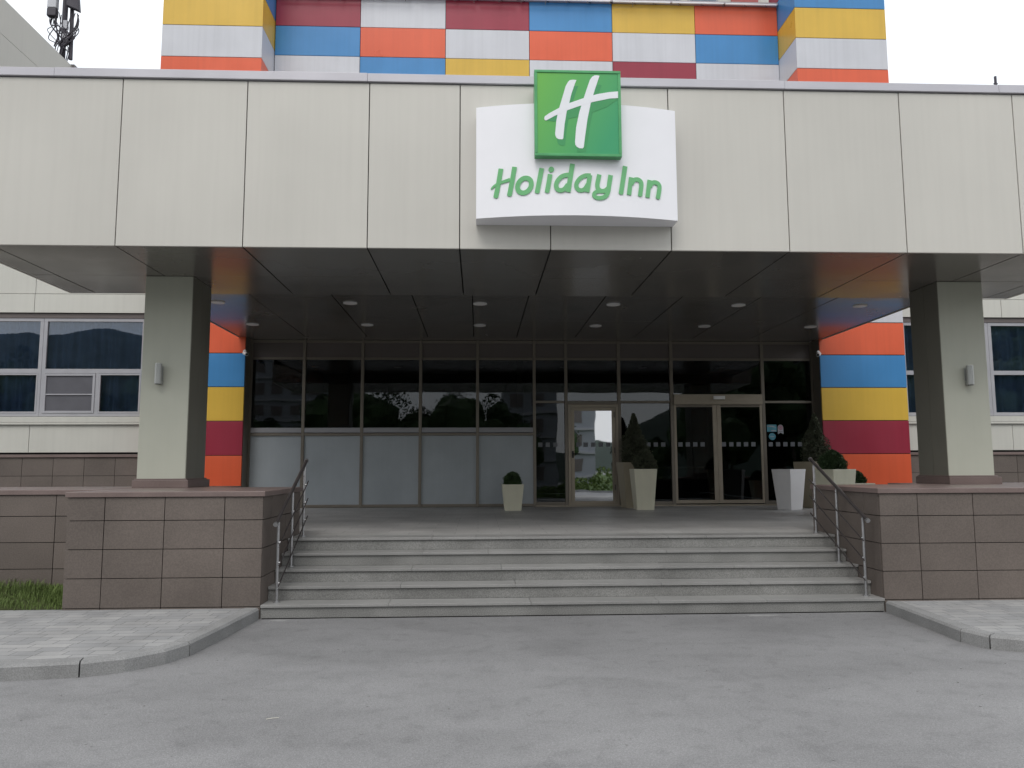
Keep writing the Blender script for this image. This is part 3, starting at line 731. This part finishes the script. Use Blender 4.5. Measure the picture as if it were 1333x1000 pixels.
# stickers
def stickers():
    y = YC-.0065; cy = mat('cyan_sticker', (.10, .34, .44), .4, 0, .5, 9, .25); pk = mat('pink_sticker', (.42, .16, .22), .4, 0, .5, 9, .2); pw = mat('pale_sticker', (.42, .44, .48), .4, 0, .5, 9, .1)
    mb = MB(); mb.box(6.405, 6.622, y-.002, y, 2.365, 2.522, cy); mb.prism([(6.42,2.50),(6.52,2.50),(6.60,2.47),(6.60,2.455),(6.50,2.475),(6.42,2.47)], y-.003, y-.0021, pw); mb.box(6.50,6.61,y-.003,y-.0021,2.375,2.40,pw); mb.box(6.43,6.46,y-.003,y-.0021,2.475,2.485,M['black'])
    tag(mb.build('sticker', H), 'rectangular pale blue sticker')
    mb = MB(); mb.prism([(6.518+.078*math.cos(t*PI/14), 2.258+.078*math.sin(t*PI/14)) for t in range(28)], y-.002, y, cy)
    mb.prism([(6.518+.05*math.cos(t*PI/10), 2.258+.012*math.sin(t*PI/10)) for t in range(20)], y-.003, y-.0021, pw)
    tag(mb.build('sticker', H), 'round light blue sticker')
    mb = MB(); a = [(6.71+.062*math.cos(t*PI/12), 2.455+.067*math.sin(t*PI/12)) for t in range(13)]
    mb.prism(a + [(6.648,2.31),(6.675,2.325),(6.71,2.345),(6.745,2.325),(6.772,2.31)], y-.002, y, pw)
    mb.prism([(6.71+.05*math.cos(t*PI/10), 2.455+.05*math.sin(t*PI/10)) for t in range(20)], y-.003, y-.0021, pk)
    mb.prism([(6.71+.028*math.cos(t*PI/10), 2.455+.028*math.sin(t*PI/10)) for t in range(20)], y-.004, y-.0031, pw)
    mb.prism([(6.71+.018*math.cos(t*PI/10), 2.455+.018*math.sin(t*PI/10)) for t in range(20)], y-.005, y-.0041, pk)
    mb.box(6.665,6.755,y-.003,y-.0021,2.365,2.375,M['spandrel'])
    tag(mb.build('sticker', H), 'white and pink rosette sticker')
stickers()
# jamb covers beside the glazing
for xj0 in (-4.951, 7.485): mb = MB(); mb.box(xj0, xj0+.006, YT+.03, YC+.02, ZP, ZI, F); mb.build('jamb', H)
# dark lobby
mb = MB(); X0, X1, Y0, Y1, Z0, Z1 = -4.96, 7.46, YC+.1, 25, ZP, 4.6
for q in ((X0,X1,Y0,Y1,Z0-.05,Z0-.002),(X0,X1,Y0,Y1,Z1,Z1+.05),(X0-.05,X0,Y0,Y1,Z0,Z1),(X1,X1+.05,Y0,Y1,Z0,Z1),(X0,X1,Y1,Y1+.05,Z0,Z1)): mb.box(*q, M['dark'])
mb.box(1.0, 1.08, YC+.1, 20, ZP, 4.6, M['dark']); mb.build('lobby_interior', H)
mb = MB(); mb.box(4.6, 6.0, 21, 21.6, ZP, 1.55, M['spandrel']); mb.box(4.5, 6.1, 20.9, 21.7, 1.551, 1.6, M['frame_l']); mb.build('reception_desk', H)

# side wings
def wing(x0, x1, joints_hi, joints_lo, joints_band, lab):
    mb = MB(); P_ = M['panelb']
    def band(z0, z1, js):
        xs_ = [x0] + sorted(j for j in js if x0 < j < x1) + [x1]
        for a, c in zip(xs_, xs_[1:]): mb.box(a+.005, c-.005, YW, YW+.03, z0+.004, z1-.004, P_)
    band(1.94, 2.53, joints_lo); lo_ = mb.build('sill_cladding', H, bevel=.003); mb = MB(); band(4.945, 5.36, joints_band); band(5.36, 6.3, joints_hi); band(6.3, 7.4, joints_lo)
    w_ = mb.build('wing_cladding', H, bevel=.003); tag(w_, lab)
    mb = MB(); mb.box(x0, x1, YW+.42, YW+.6, .0, 7.35, M['joint']); mb.box(x0, x1, YW+.032, YW+.42, 0, 2.54, M['joint']); mb.box(x0, x1, YW+.032, YW+.42, 4.94, 7.35, M['joint']); mb.build('wing_core', w_)
    mb = MB(); mb.box(x0, x1, YW+.045, YW+.13, 4.842, 4.938, M['spandrel']); mb.build('shaded_lintel', w_)  # shade under the window head put into this strip's dark colour
    mb = MB(); mb.box(x0, x1, YW-.05, YW+.18, 2.532, 2.575, P_); mb.box(x0, x1, YW-.045, YW+.18, 2.58, 2.70, P_); mb.build('window_sill', w_, bevel=.004)
    mb = MB(); xs_ = [x0 + .64*k for k in range(int((x1-x0)/.64)+1)] + [x1]
    for i, (a, c) in enumerate(zip(xs_, xs_[1:])):
        if c-a < .02: continue
        for z0, z1 in ((.1,.75),(.75,1.12),(1.12,1.45),(1.45,1.835)):
            mb.box(a+.004, c-.004, YW-.02+random.uniform(0,.002), YW+.03, z0+.004, z1-.004, M['tile'])
    mb.build('plinth_tiles', w_, bevel=.0015)
    mb = MB(); mb.box(x0, x1, YW-.05, YW+.03, 1.84, 1.90, M['tilecap']); mb.build('plinth_cap', w_, bevel=.004)
wing(-16, -7.02, [-9.55, -12.4], [-9.5, -12.4], [-9.56, -12.4], 'beige panelled side wing left of the entrance')
wing(9.43, 18, [12.0, 14.9], [11.95, 14.9], [11.89, 14.8], 'beige panelled side wing right of the entrance')
def curtain(x0, x1, z0, z1, y, par):
    mb = MB(); n_ = int((x1-x0)/.025)
    for i in range(n_+1):
        x = x0 + (x1-x0)*i/n_; yy = y + .035*math.sin(x*31+1.3*math.sin(x*7)) + .02*math.sin(x*13)
        mb.v += [(x, yy, z0), (x, yy, z1)]
    for i in range(n_): mb.face((2*i, 2*i+2, 2*i+3, 2*i+1), M['curtain'])
    return mb.build('curtain', par, smooth=True)
def wing_window(x0, x1, left=True, casement=True):
    z0, z1, zt = 2.715, 4.84, 3.69; WF = M['whiteframe']; y = YW+.06
    mb = MB(); rect_frame(mb, x0, x1, z0, z1, .075, y, y+.06, WF)
    mb.box(x0+.056, x1-.056, y+.001, y+.059, zt-.05, zt+.045, WF)
    if casement:
        xm = x0 + (x1-x0)*.545
        mb.box(xm-.035, xm+.035, y+.002, y+.058, z0+.056, zt-.051, WF)
        rect_frame(mb, x0+.065, xm-.038, z0+.065, zt-.056, .05, y-.012, y+.03, WF)
        mb.box(x0+.116, xm-.089, y-.008, y+.02, 3.17, 3.195, WF)
        rect_frame(mb, xm+.038, x1-.06, z0+.065, zt-.056, .035, y-.006, y+.03, WF)
    wi = mb.build('window', H, bevel=.003)
    mb = MB(); mb.box(x0+.03, x1-.03, y+.031, y+.038, z0+.03, z1-.03, M['winglass']); mb.build('pane', wi)
    if casement:
        mb = MB(); mb.box(x0+.11, xm-.085, y+.012, y+.016, z0+.11, zt-.1, M['screen']); mb.build('insect_screen', wi)
    curtain(x0+.02, x1-.02, z0, z1, y+.15, wi)
for x0, x1 in ((-9.36, -7.20), (-11.53, -9.365), (-13.7, -11.535)): wing_window(x0, x1)
for x0, x1 in ((9.56, 11.575), (11.58, 13.7), (13.705, 15.8)): wing_window(x0, x1, False, False)

# higher block at far left behind the wing
B = empty('side_block', (-20, 20, 0), 'tall beige panelled block rising behind the left wing', 'building')
mb = MB(); zz = 15.40
js = [17.4, 19.6, 22.0, 24.2, 26.1]
for z0, z1 in ((7.4,10.2),(10.2,12.4),(12.4,14.30),(14.30,zz)):
    for a, c in zip(js, js[1:] if z0 < 14 else js[1:]): mb.box(-14.03, -14, a+(.006 if z0 < 14 else 0), c-(.006 if z0 < 14 else 0), z0+.006, z1-.006, M['panel'])
mb.build('cladding', B)
mb = MB(); mb.box(-30, -14.035, 17.4, 26.1, 7.3, zz-.02, M['joint']); mb.box(-30, -14.035, 17.35, 17.395, 7.4, zz, M['panel']); mb.build('wall', B)
mb = MB(); mb.box(-14.06, -13.93, 26.1, 26.5, 14.95, 15.46, M['handrail']); mb.build('downpipe_head', B)

# phone mast
A = empty('phone_mast', (-14.6, 26.6, 15), 'mobile phone mast with white panels and dark tangled cables on the left roof', 'antenna')
mb = MB(); mb.tube([(-14.62,26.6,14.5),(-14.62,26.6,19.8)], .09, M['rubber'], 10); mb.tube([(-14.34,26.6,15.9),(-14.40,26.6,18.6)], .07, M['rubber'], 8)
mb.box(-14.6,-14.35,26.5,26.7,16.8,16.86,M['rubber']); mb.box(-14.62,-14.42,26.5,26.6,16.55,16.8,M['antw']); mb.box(-14.62,-14.48,26.5,26.6,17.0,17.3,M['antw']); mb.build('pole', A)
mb = MB(); mb.box(-15.10,-14.78,26.3,26.5,17.65,19.6,M['antw']); pn = mb.build('antenna_panel', A, bevel=.03)
mb = MB(); mb.box(-15.10,-14.78,26.3,26.5,17.35,17.645,M['rubber']); mb.build('connector_box', pn, bevel=.03)
mb = MB(); mb.hexa([(-14.45,26.3,17.75),(-14.0,26.3,17.55),(-14.0,26.5,17.55),(-14.45,26.5,17.75),(-14.45,26.3,18.5),(-14.1,26.3,18.4),(-14.1,26.5,18.4),(-14.45,26.5,18.5)], M['rubber']); mb.build('antenna_panel', A, bevel=.03)
for i in range(20):
    mb = MB()
    sx = random.choice([-14.95,-14.85,-14.7,-14.15,-14.1,-14.3]); ex = random.uniform(-14.75,-14.35)
    ez = random.uniform(15.4, 16.6); mx = (sx+ex)/2 + random.uniform(-.35,.35)
    pts = cat([(sx,17.5),(sx+random.uniform(-.12,.12),17.1),(mx,16.7+random.uniform(-.3,.3)),(ex+random.uniform(-.15,.15),16.3),(ex,ez)], 5)
    yb = 26.45+random.uniform(-.1,.1); mb.tube([(p[0], yb, p[1]) for p in pts], random.uniform(.014,.024), M['rubber'], 5); mb.build('cable', A)

# parapet rail and little roof mast at right
R_ = empty('roof_railing', (9.8, 18.3, 12), 'short grey roof railing beside the right pier top', 'railing')
mb = MB(); mb.box(9.42, 9.95, 18.6, 18.64, 10.6, 11.0, M['frame']); mb.build('infill_panel', R_)
mb = MB(); mb.tube([(9.42,18.6,11.04),(9.97,18.6,10.95)], .025, M['handrail'], 6); mb.tube([(9.95,18.6,10.3),(9.95,18.6,11.05)], .03, M['handrail'], 6); mb.build('rail', R_)
mb = MB(); mb.tube([(27.3,38,12),(27.3,38,22.05)], .07, M['rubber'], 6)
for dz in (.3,.6): mb.tube([(27.2,38,21.95-dz),(27.4,38,21.95-dz)], .04, M['rubber'], 6)
o = mb.build('roof_aerial', origin=(27.3,38,12)); tag(o, 'tiny dark aerial poking above the canopy edge at far right', 'aerial')

# ------------------------------------------------------------------ CCTV cameras
def cctv(x, z, s, label):
    y = YT-.16; r = empty('security_camera', (x, YT, z), label, 'security camera', 'white security cameras beside the entrance')
    mb = MB(); d = Vector((s*.10, -.14, -.05)).normalized(); p = Vector((x, y, z))
    mb.tube([p-d*.075, p+d*.085], .038, M['camw'], 14); h = mb.build('camera_body', r, bevel=.004)
    mb = MB(); mb.tube([p+d*.0855, p+d*.093], .028, M['black'], 14); mb.build('lens', h)
    mb = MB(); mb.tube([p-d*.05, (x-s*.06, YT-.02, z+.07)], .014, M['camw'], 8); mb.tube([(x-s*.06, YT-.022, z+.07), (x-s*.06, YT-.001, z+.07)], .035, M['camw'], 12); mb.build('bracket', r)
cctv(-4.90, 4.0, 1, 'small white security camera at the corner of the left striped pier')
cctv(7.40, 4.02, -1, 'small white security camera at the corner of the right striped pier')

# ------------------------------------------------------------------ planters
def planter(x, y, wt, wb, h, m, rot, label, plant=None, z=ZP, group='square planters on the porch', empty_pot=False):
    r = empty('planter', (x, y, z), label, 'planter', group)
    n_ = 4; mb = MB(); a0 = PI/4
    rings = [(wb, 0), (wb+(wt-wb)*.97, h*.97), (wt, h), (wt-.05, h), (wt-.055, h-.06)]
    for w_, zz_ in rings:
        for k in range(4):
            t = a0 + k*PI/2; q = w_/2*math.sqrt(2); mb.v.append((q*math.cos(t), q*math.sin(t), zz_))
    for i in range(len(rings)-1):
        for k in range(4): mb.face((4*i+k, 4*i+(k+1)%4, 4*i+4+(k+1)%4, 4*i+4+k), m)
    mb.face((3,2,1,0), m); b = 4*(len(rings)-1); mb.face((b,b+1,b+2,b+3), m if empty_pot else M['soil'])
    mb2 = mb.build('pot', None, bevel=.006); mb2.parent = r; mb2.location = (0,0,0); r.rotation_euler.z = rot
    return r
def foliage(mb, cx, cy, cz, prof, n_, size, m, rough=.12):
    """leaf-sized faces scattered in a solid given by radius profile prof(t) over height 1"""
    for i in range(n_):
        t = random.random()**.8; R, hz = prof(t)
        a = random.random()*2*PI; lump = 1 + rough*math.sin(3*a+9*t)+rough*.8*math.sin(7*a-14*t)
        rr = R*lump*(1 - .45*random.random()**2.2) + random.gauss(0, size*.25)
        x = cx + rr*math.cos(a); y = cy + rr*math.sin(a); z = cz + hz + random.gauss(0, size*.3)
        d = Vector((math.cos(a)+random.gauss(0,.6), math.sin(a)+random.gauss(0,.6), random.gauss(.35,.6))).normalized()
        u = d.cross(Vector((random.gauss(0,1), random.gauss(0,1), random.gauss(0,1)))).normalized()
        s_ = size*random.uniform(.6, 1.3); k = len(mb.v); p = Vector((x,y,z))
        mb.v += [tuple(p - u*s_*.28), tuple(p + d*s_*.5 + u*s_*.05), tuple(p + u*s_*.28), tuple(p - d*s_*.45)]
        mb.face((k,k+1,k+2,k+3), m)
def ball(R): return lambda t: (R*math.sin(PI*(.18+.82*t)), R*(1-math.cos(PI*(.18+.82*t))))
def cone(R, h): return lambda t: (R*(.75+.5*math.sin(PI*min(1,t*1.2+.1)))*(1-t**2.2)*.95+.02, h*t)
def plant(name, r, x, y, z, prof, n_, size, m, label, cat_, group, core):
    p = empty(name, (x, y, z), label, cat_, group)
    mb = MB(); foliage(mb, x, y, z, prof, n_, size, m); mb.build('foliage', p)
    mb = MB(); mb.tube([(x,y,z-.07),(x,y,z+core*.7)], .014, M['bark'], 6); 
    mb.build('stem', p)
    # dense inner twigs so that little shows through
    mb = MB(); foliage(mb, x, y, z+.01, lambda t: (prof(t)[0]*.78, prof(t)[1]*.82), n_//2, size*2.3, m); mb.build('inner_foliage', p)
PG = 'clipped shrubs growing in the planters'
planter(.686, 15.6, .425, .32, .515, M['cream'], .02, 'small cream square planter in front of the frosted panels')
plant('topiary_ball', 0, .686, 15.6, ZP+.415, ball(.165), 5200, .027, M['leaf'], 'small clipped ball shrub in the cream planter by the frosted panels', 'shrub', PG, .3)
planter(3.24, 16.35, .53, .38, .945, M['taupe'], .10, 'tall beige planter half hidden behind the cream one left of the sliding door')
plant('conifer', 0, 3.29, 16.33, ZP+.88, cone(.25, 1.09), 5200, .034, M['leaf2'], 'tall dark cone shaped conifer between the hinged door and the sliding door', 'shrub', PG, .9)
planter(3.315, 15.6, .465, .34, .81, M['cream'], .015, 'tall cream square planter in front of the glass beside the sliding door')
plant('bush', 0, 3.35, 15.62, ZP+.73, lambda t: (.225*math.sin(PI*min(.985,.16+.84*t))**.7, .46*t), 6500, .034, M['leaf2'], 'dark rounded bush in the cream planter beside the sliding door', 'shrub', PG, .4)
planter(6.17, 15.3, .46, .33, .795, M['whitep'], .50, 'white square planter standing empty right of the sliding door', empty_pot=True)
planter(6.93, 15.95, .52, .38, .945, M['taupe'], .42, 'tall beige planter in the corner by the right striped pier')
plant('conifer', 0, 7.0, 15.9, ZP+.87, cone(.235, 1.06), 5200, .034, M['leaf2'], 'tall dark conifer in front of the right striped pier', 'shrub', PG, .9)
planter(6.29, 13.55, .50, .38, .80, M['cream'], .30, 'cream square planter behind the right handrail')
plant('bush', 0, 6.26, 13.55, ZP+.74, lambda t: (.215*math.sin(PI*min(.985,.16+.84*t))**.6, .38*t), 8000, .033, M['leaf'], 'round clipped bush in front of the maroon and orange bands', 'shrub', PG, .4)
planter(7.12, 14.4, .44, .34, .535, M['cream'], .05, 'low cream planter mostly hidden behind the right flanking wall')
plant('topiary_ball', 0, 7.08, 14.4, ZP+.415, ball(.17), 5200, .027, M['leaf'], 'small bright clipped ball shrub in the low planter by the orange band', 'shrub', PG, .3)

# ------------------------------------------------------------------ what stands across the road (seen mirrored in the glass)
tm = MB(); TL = mat('tree_leaf', (.04, .07, .026), .7, 0, .2, .5, .4)
for i in range(56):
    x = -64 + i*2.4 + random.uniform(-1,1); y = random.uniform(-36,-26); h = (random.uniform(4,7.5)*.75 *.45 if 4 < x < 12 else random.uniform(6.2,9.2) if -24 < x < 5 and random.random() < .8 else random.uniform(4.5,8.2))*(2.1 if x > 19.5 else 1)*(1.7 if x < -24 else 1)
    if 4.3 < x < 14.5: continue
    for lobe in range(9):
        lx, ly, lz = x+random.gauss(0,h*.11), y+random.gauss(0,h*.1), h*random.uniform(.38,.8); lr = min(h*.17,1.5)*random.uniform(.7,1.15); k0 = len(tm.v)
        for a_ in range(7):
            for b_ in range(10):
                th = PI*a_/6; ph = 2*PI*b_/10; q_ = lr*random.uniform(.82,1.18)
                tm.v.append((lx+q_*math.sin(th)*math.cos(ph), ly+q_*math.sin(th)*math.sin(ph), lz+q_*math.cos(th)))
        for a_ in range(6):
            for b_ in range(10): tm.face((k0+10*a_+b_, k0+10*a_+(b_+1)%10, k0+10*a_+10+(b_+1)%10, k0+10*a_+10+b_), TL)
    tm.tube([(x,y,0),(x+.2,y,h*.55)], [.16,.08], M['bark'], 6)
    for j in range(2000):
        a = random.random()*2*PI; b_ = random.random(); R = min(h*.34, 3)*math.sin(PI*min(1,b_*.85+.12))*math.sqrt(random.random())
        p = Vector((x+R*math.cos(a), y+R*math.sin(a), h*(.3+.7*b_))); s_ = random.uniform(.08,.20)*(1.3 if h > 9 else 1)
        d = Vector((random.gauss(0,1),random.gauss(0,1),random.gauss(0,1))).normalized(); u = d.orthogonal().normalized(); k = len(tm.v)
        tm.v += [tuple(p-u*s_*.5), tuple(p+d*s_), tuple(p+u*s_*.5)]; tm.face((k,k+1,k+2), TL)
for i in range(26000):
    x = random.uniform(-60,60); y = random.uniform(-25.5,-22); p = Vector((x, y, random.random()*1.7*(.65+.35*math.sin(x*1.1+.6*math.sin(x*2.9))))); s_ = random.uniform(.1,.3)
    d = Vector((random.gauss(0,1),random.gauss(0,1),abs(random.gauss(0,1)))).normalized(); u = d.orthogonal().normalized(); k = len(tm.v)
    tm.v += [tuple(p-u*s_*.4), tuple(p+d*s_), tuple(p+u*s_*.4)]; tm.face((k,k+1,k+2), M['grass'])
tag(tm.build('treeline'), 'belt of trees and shrubs across the road, mirrored in the glass', 'trees', kind='stuff')
lw = MB(); lw.v += [(-200,-200,.004),(200,-200,.004),(200,-20,.004),(-200,-20,.004)]; lw.face((0,1,2,3), mat('far_lawn', (.07,.11,.035), .9, 0, .1, .4, .3))
tag(lw.build('lawn'), 'lawn across the road', 'lawn', kind='structure')
kb = MB(); kb.box(-200,200,-20,-19.8,0,.14,M['kerb']); tag(kb.build('kerb'), 'far kerb across the road', 'kerb', kind='structure')
def tower(x0, x1, y, h, label):
    r = empty('apartment_tower', ((x0+x1)/2, y, 0), label, 'building', 'apartment towers across the road')
    mb = MB(); mb.box(x0, x1, y-12, y, 0, h, mat('tower_wall', (.30,.31,.34), .8, 0, .2, .3, .1)); mb.build('wall', r)
    k = 0; mb = MB()
    z = 1.5
    while z < h-3:
        x = x0+.8
        while x < x1-1.5: mb.box(x, x+1.5, y+.0, y+.05, z, z+1.5, M['winglass'] if 0 else M['spandrel']); x += 2.6
        mb.box(x0, x1, y+.0, y+.3, z-.9, z-.6, M['whiteframe']); z += 3
    tag(mb.build('window_grid', r), None, None, None, 'stuff')
tower(3.2, 9.7, -62, 62, 'tall pale apartment tower across the road mirrored in the hinged door')
tower(-40, -22, -75, 70, 'wide pale apartment tower across the road mirrored in the leftmost glass')
hl = MB(); n_ = 120
for i in range(n_+1):
    x = -700 + 1400*i/n_; z = 17 + 7*math.sin(i*.13) + 4*math.sin(i*.37+1) + 2*math.sin(i*1.1) + 91*min(1, max(0, abs(x)-90)/170)
    hl.v += [(x, -480, 0), (x, -560, z), (x, -720, z*1.1)]
HM = mat('wooded_hill', (.045, .06, .05), .9, 0, .1, .05, .2)
for i in range(n_):
    a = 3*i; hl.face((a, a+3, a+4, a+1), HM); hl.face((a+1, a+4, a+5, a+2), HM)
tag(hl.build('hill', smooth=True), 'low wooded hills far behind', 'hill', kind='structure')

# ------------------------------------------------------------------ camera
pi_, ya, ro = [math.radians(a) for a in (6.072, 2.502, -.1947)]
fw = Vector((math.sin(ya)*math.cos(pi_), math.cos(ya)*math.cos(pi_), math.sin(pi_)))
rt_ = Vector((math.cos(ya), -math.sin(ya), 0)); up = rt_.cross(fw)
r2 = rt_*math.cos(ro) + up*math.sin(ro); u2 = -rt_*math.sin(ro) + up*math.cos(ro)
cam = bpy.data.cameras.new('camera'); co = bpy.data.objects.new('camera', cam); COL.objects.link(co)
co.matrix_world = Matrix(((r2.x,u2.x,-fw.x,0),(r2.y,u2.y,-fw.y,0),(r2.z,u2.z,-fw.z,1.61375),(0,0,0,1)))
cam.sensor_width = 36; cam.sensor_fit = 'HORIZONTAL'; cam.lens = 36*1011.16/1333; cam.clip_start = .05; cam.clip_end = 3000
S.camera = co

# ------------------------------------------------------------------ light
wd = bpy.data.worlds.new('World'); S.world = wd; wd.use_nodes = True
nt = wd.node_tree; N, L = nt.nodes, nt.links; bg = N['Background']
sky = N.new('ShaderNodeTexSky'); sky.sky_type = 'NISHITA'; sky.sun_disc = False
SE, SR = math.radians(52), math.radians(195)
sky.sun_elevation = SE; sky.sun_rotation = SR; sky.dust_density = 4; sky.air_density = 1.5
tc = N.new('ShaderNodeTexCoord'); nz = N.new('ShaderNodeTexNoise'); nz.inputs['Scale'].default_value = 2.2; nz.inputs['Detail'].default_value = 6
mp = N.new('ShaderNodeMapping'); mp.inputs['Scale'].default_value = (1,1,2.2); L.new(tc.outputs['Generated'], mp.inputs[0]); L.new(mp.outputs[0], nz.inputs['Vector'])
cr = N.new('ShaderNodeValToRGB'); e = cr.color_ramp.elements
e[0].position = .32; e[0].color = (.80, .86, .93, 1); e[1].position = .62; e[1].color = (1, 1, 1, 1)
L.new(nz.outputs['Fac'], cr.inputs[0])
sc = N.new('ShaderNodeVectorMath'); sc.operation = 'SCALE'; sc.inputs['Scale'].default_value = 11.5; L.new(cr.outputs[0], sc.inputs[0])
mx = N.new('ShaderNodeMix'); mx.data_type = 'RGBA'; mx.inputs[0].default_value = .88
L.new(sky.outputs[0], mx.inputs[6]); L.new(sc.outputs[0], mx.inputs[7]); L.new(mx.outputs[2], bg.inputs[0]); bg.inputs[1].default_value = .1
sl = bpy.data.lights.new('sun', 'SUN'); sl.energy = 1.0; sl.angle = math.radians(30); sl.color = (1, .97, .93)
so = bpy.data.objects.new('sun', sl); COL.objects.link(so)
d = Vector((math.sin(SR)*math.cos(SE), math.cos(SR)*math.cos(SE), math.sin(SE)))
so.rotation_euler = (-d).to_track_quat('-Z', 'Y').to_euler()

S.view_settings.view_transform = 'Standard'; S.view_settings.look = 'None'; S.view_settings.gamma = 1; S.view_settings.exposure = .32
S.cycles.max_bounces = 8; S.cycles.diffuse_bounces = 4; S.cycles.glossy_bounces = 4; S.cycles.transparent_max_bounces = 12
S.cycles.caustics_reflective = False; S.cycles.caustics_refractive = False
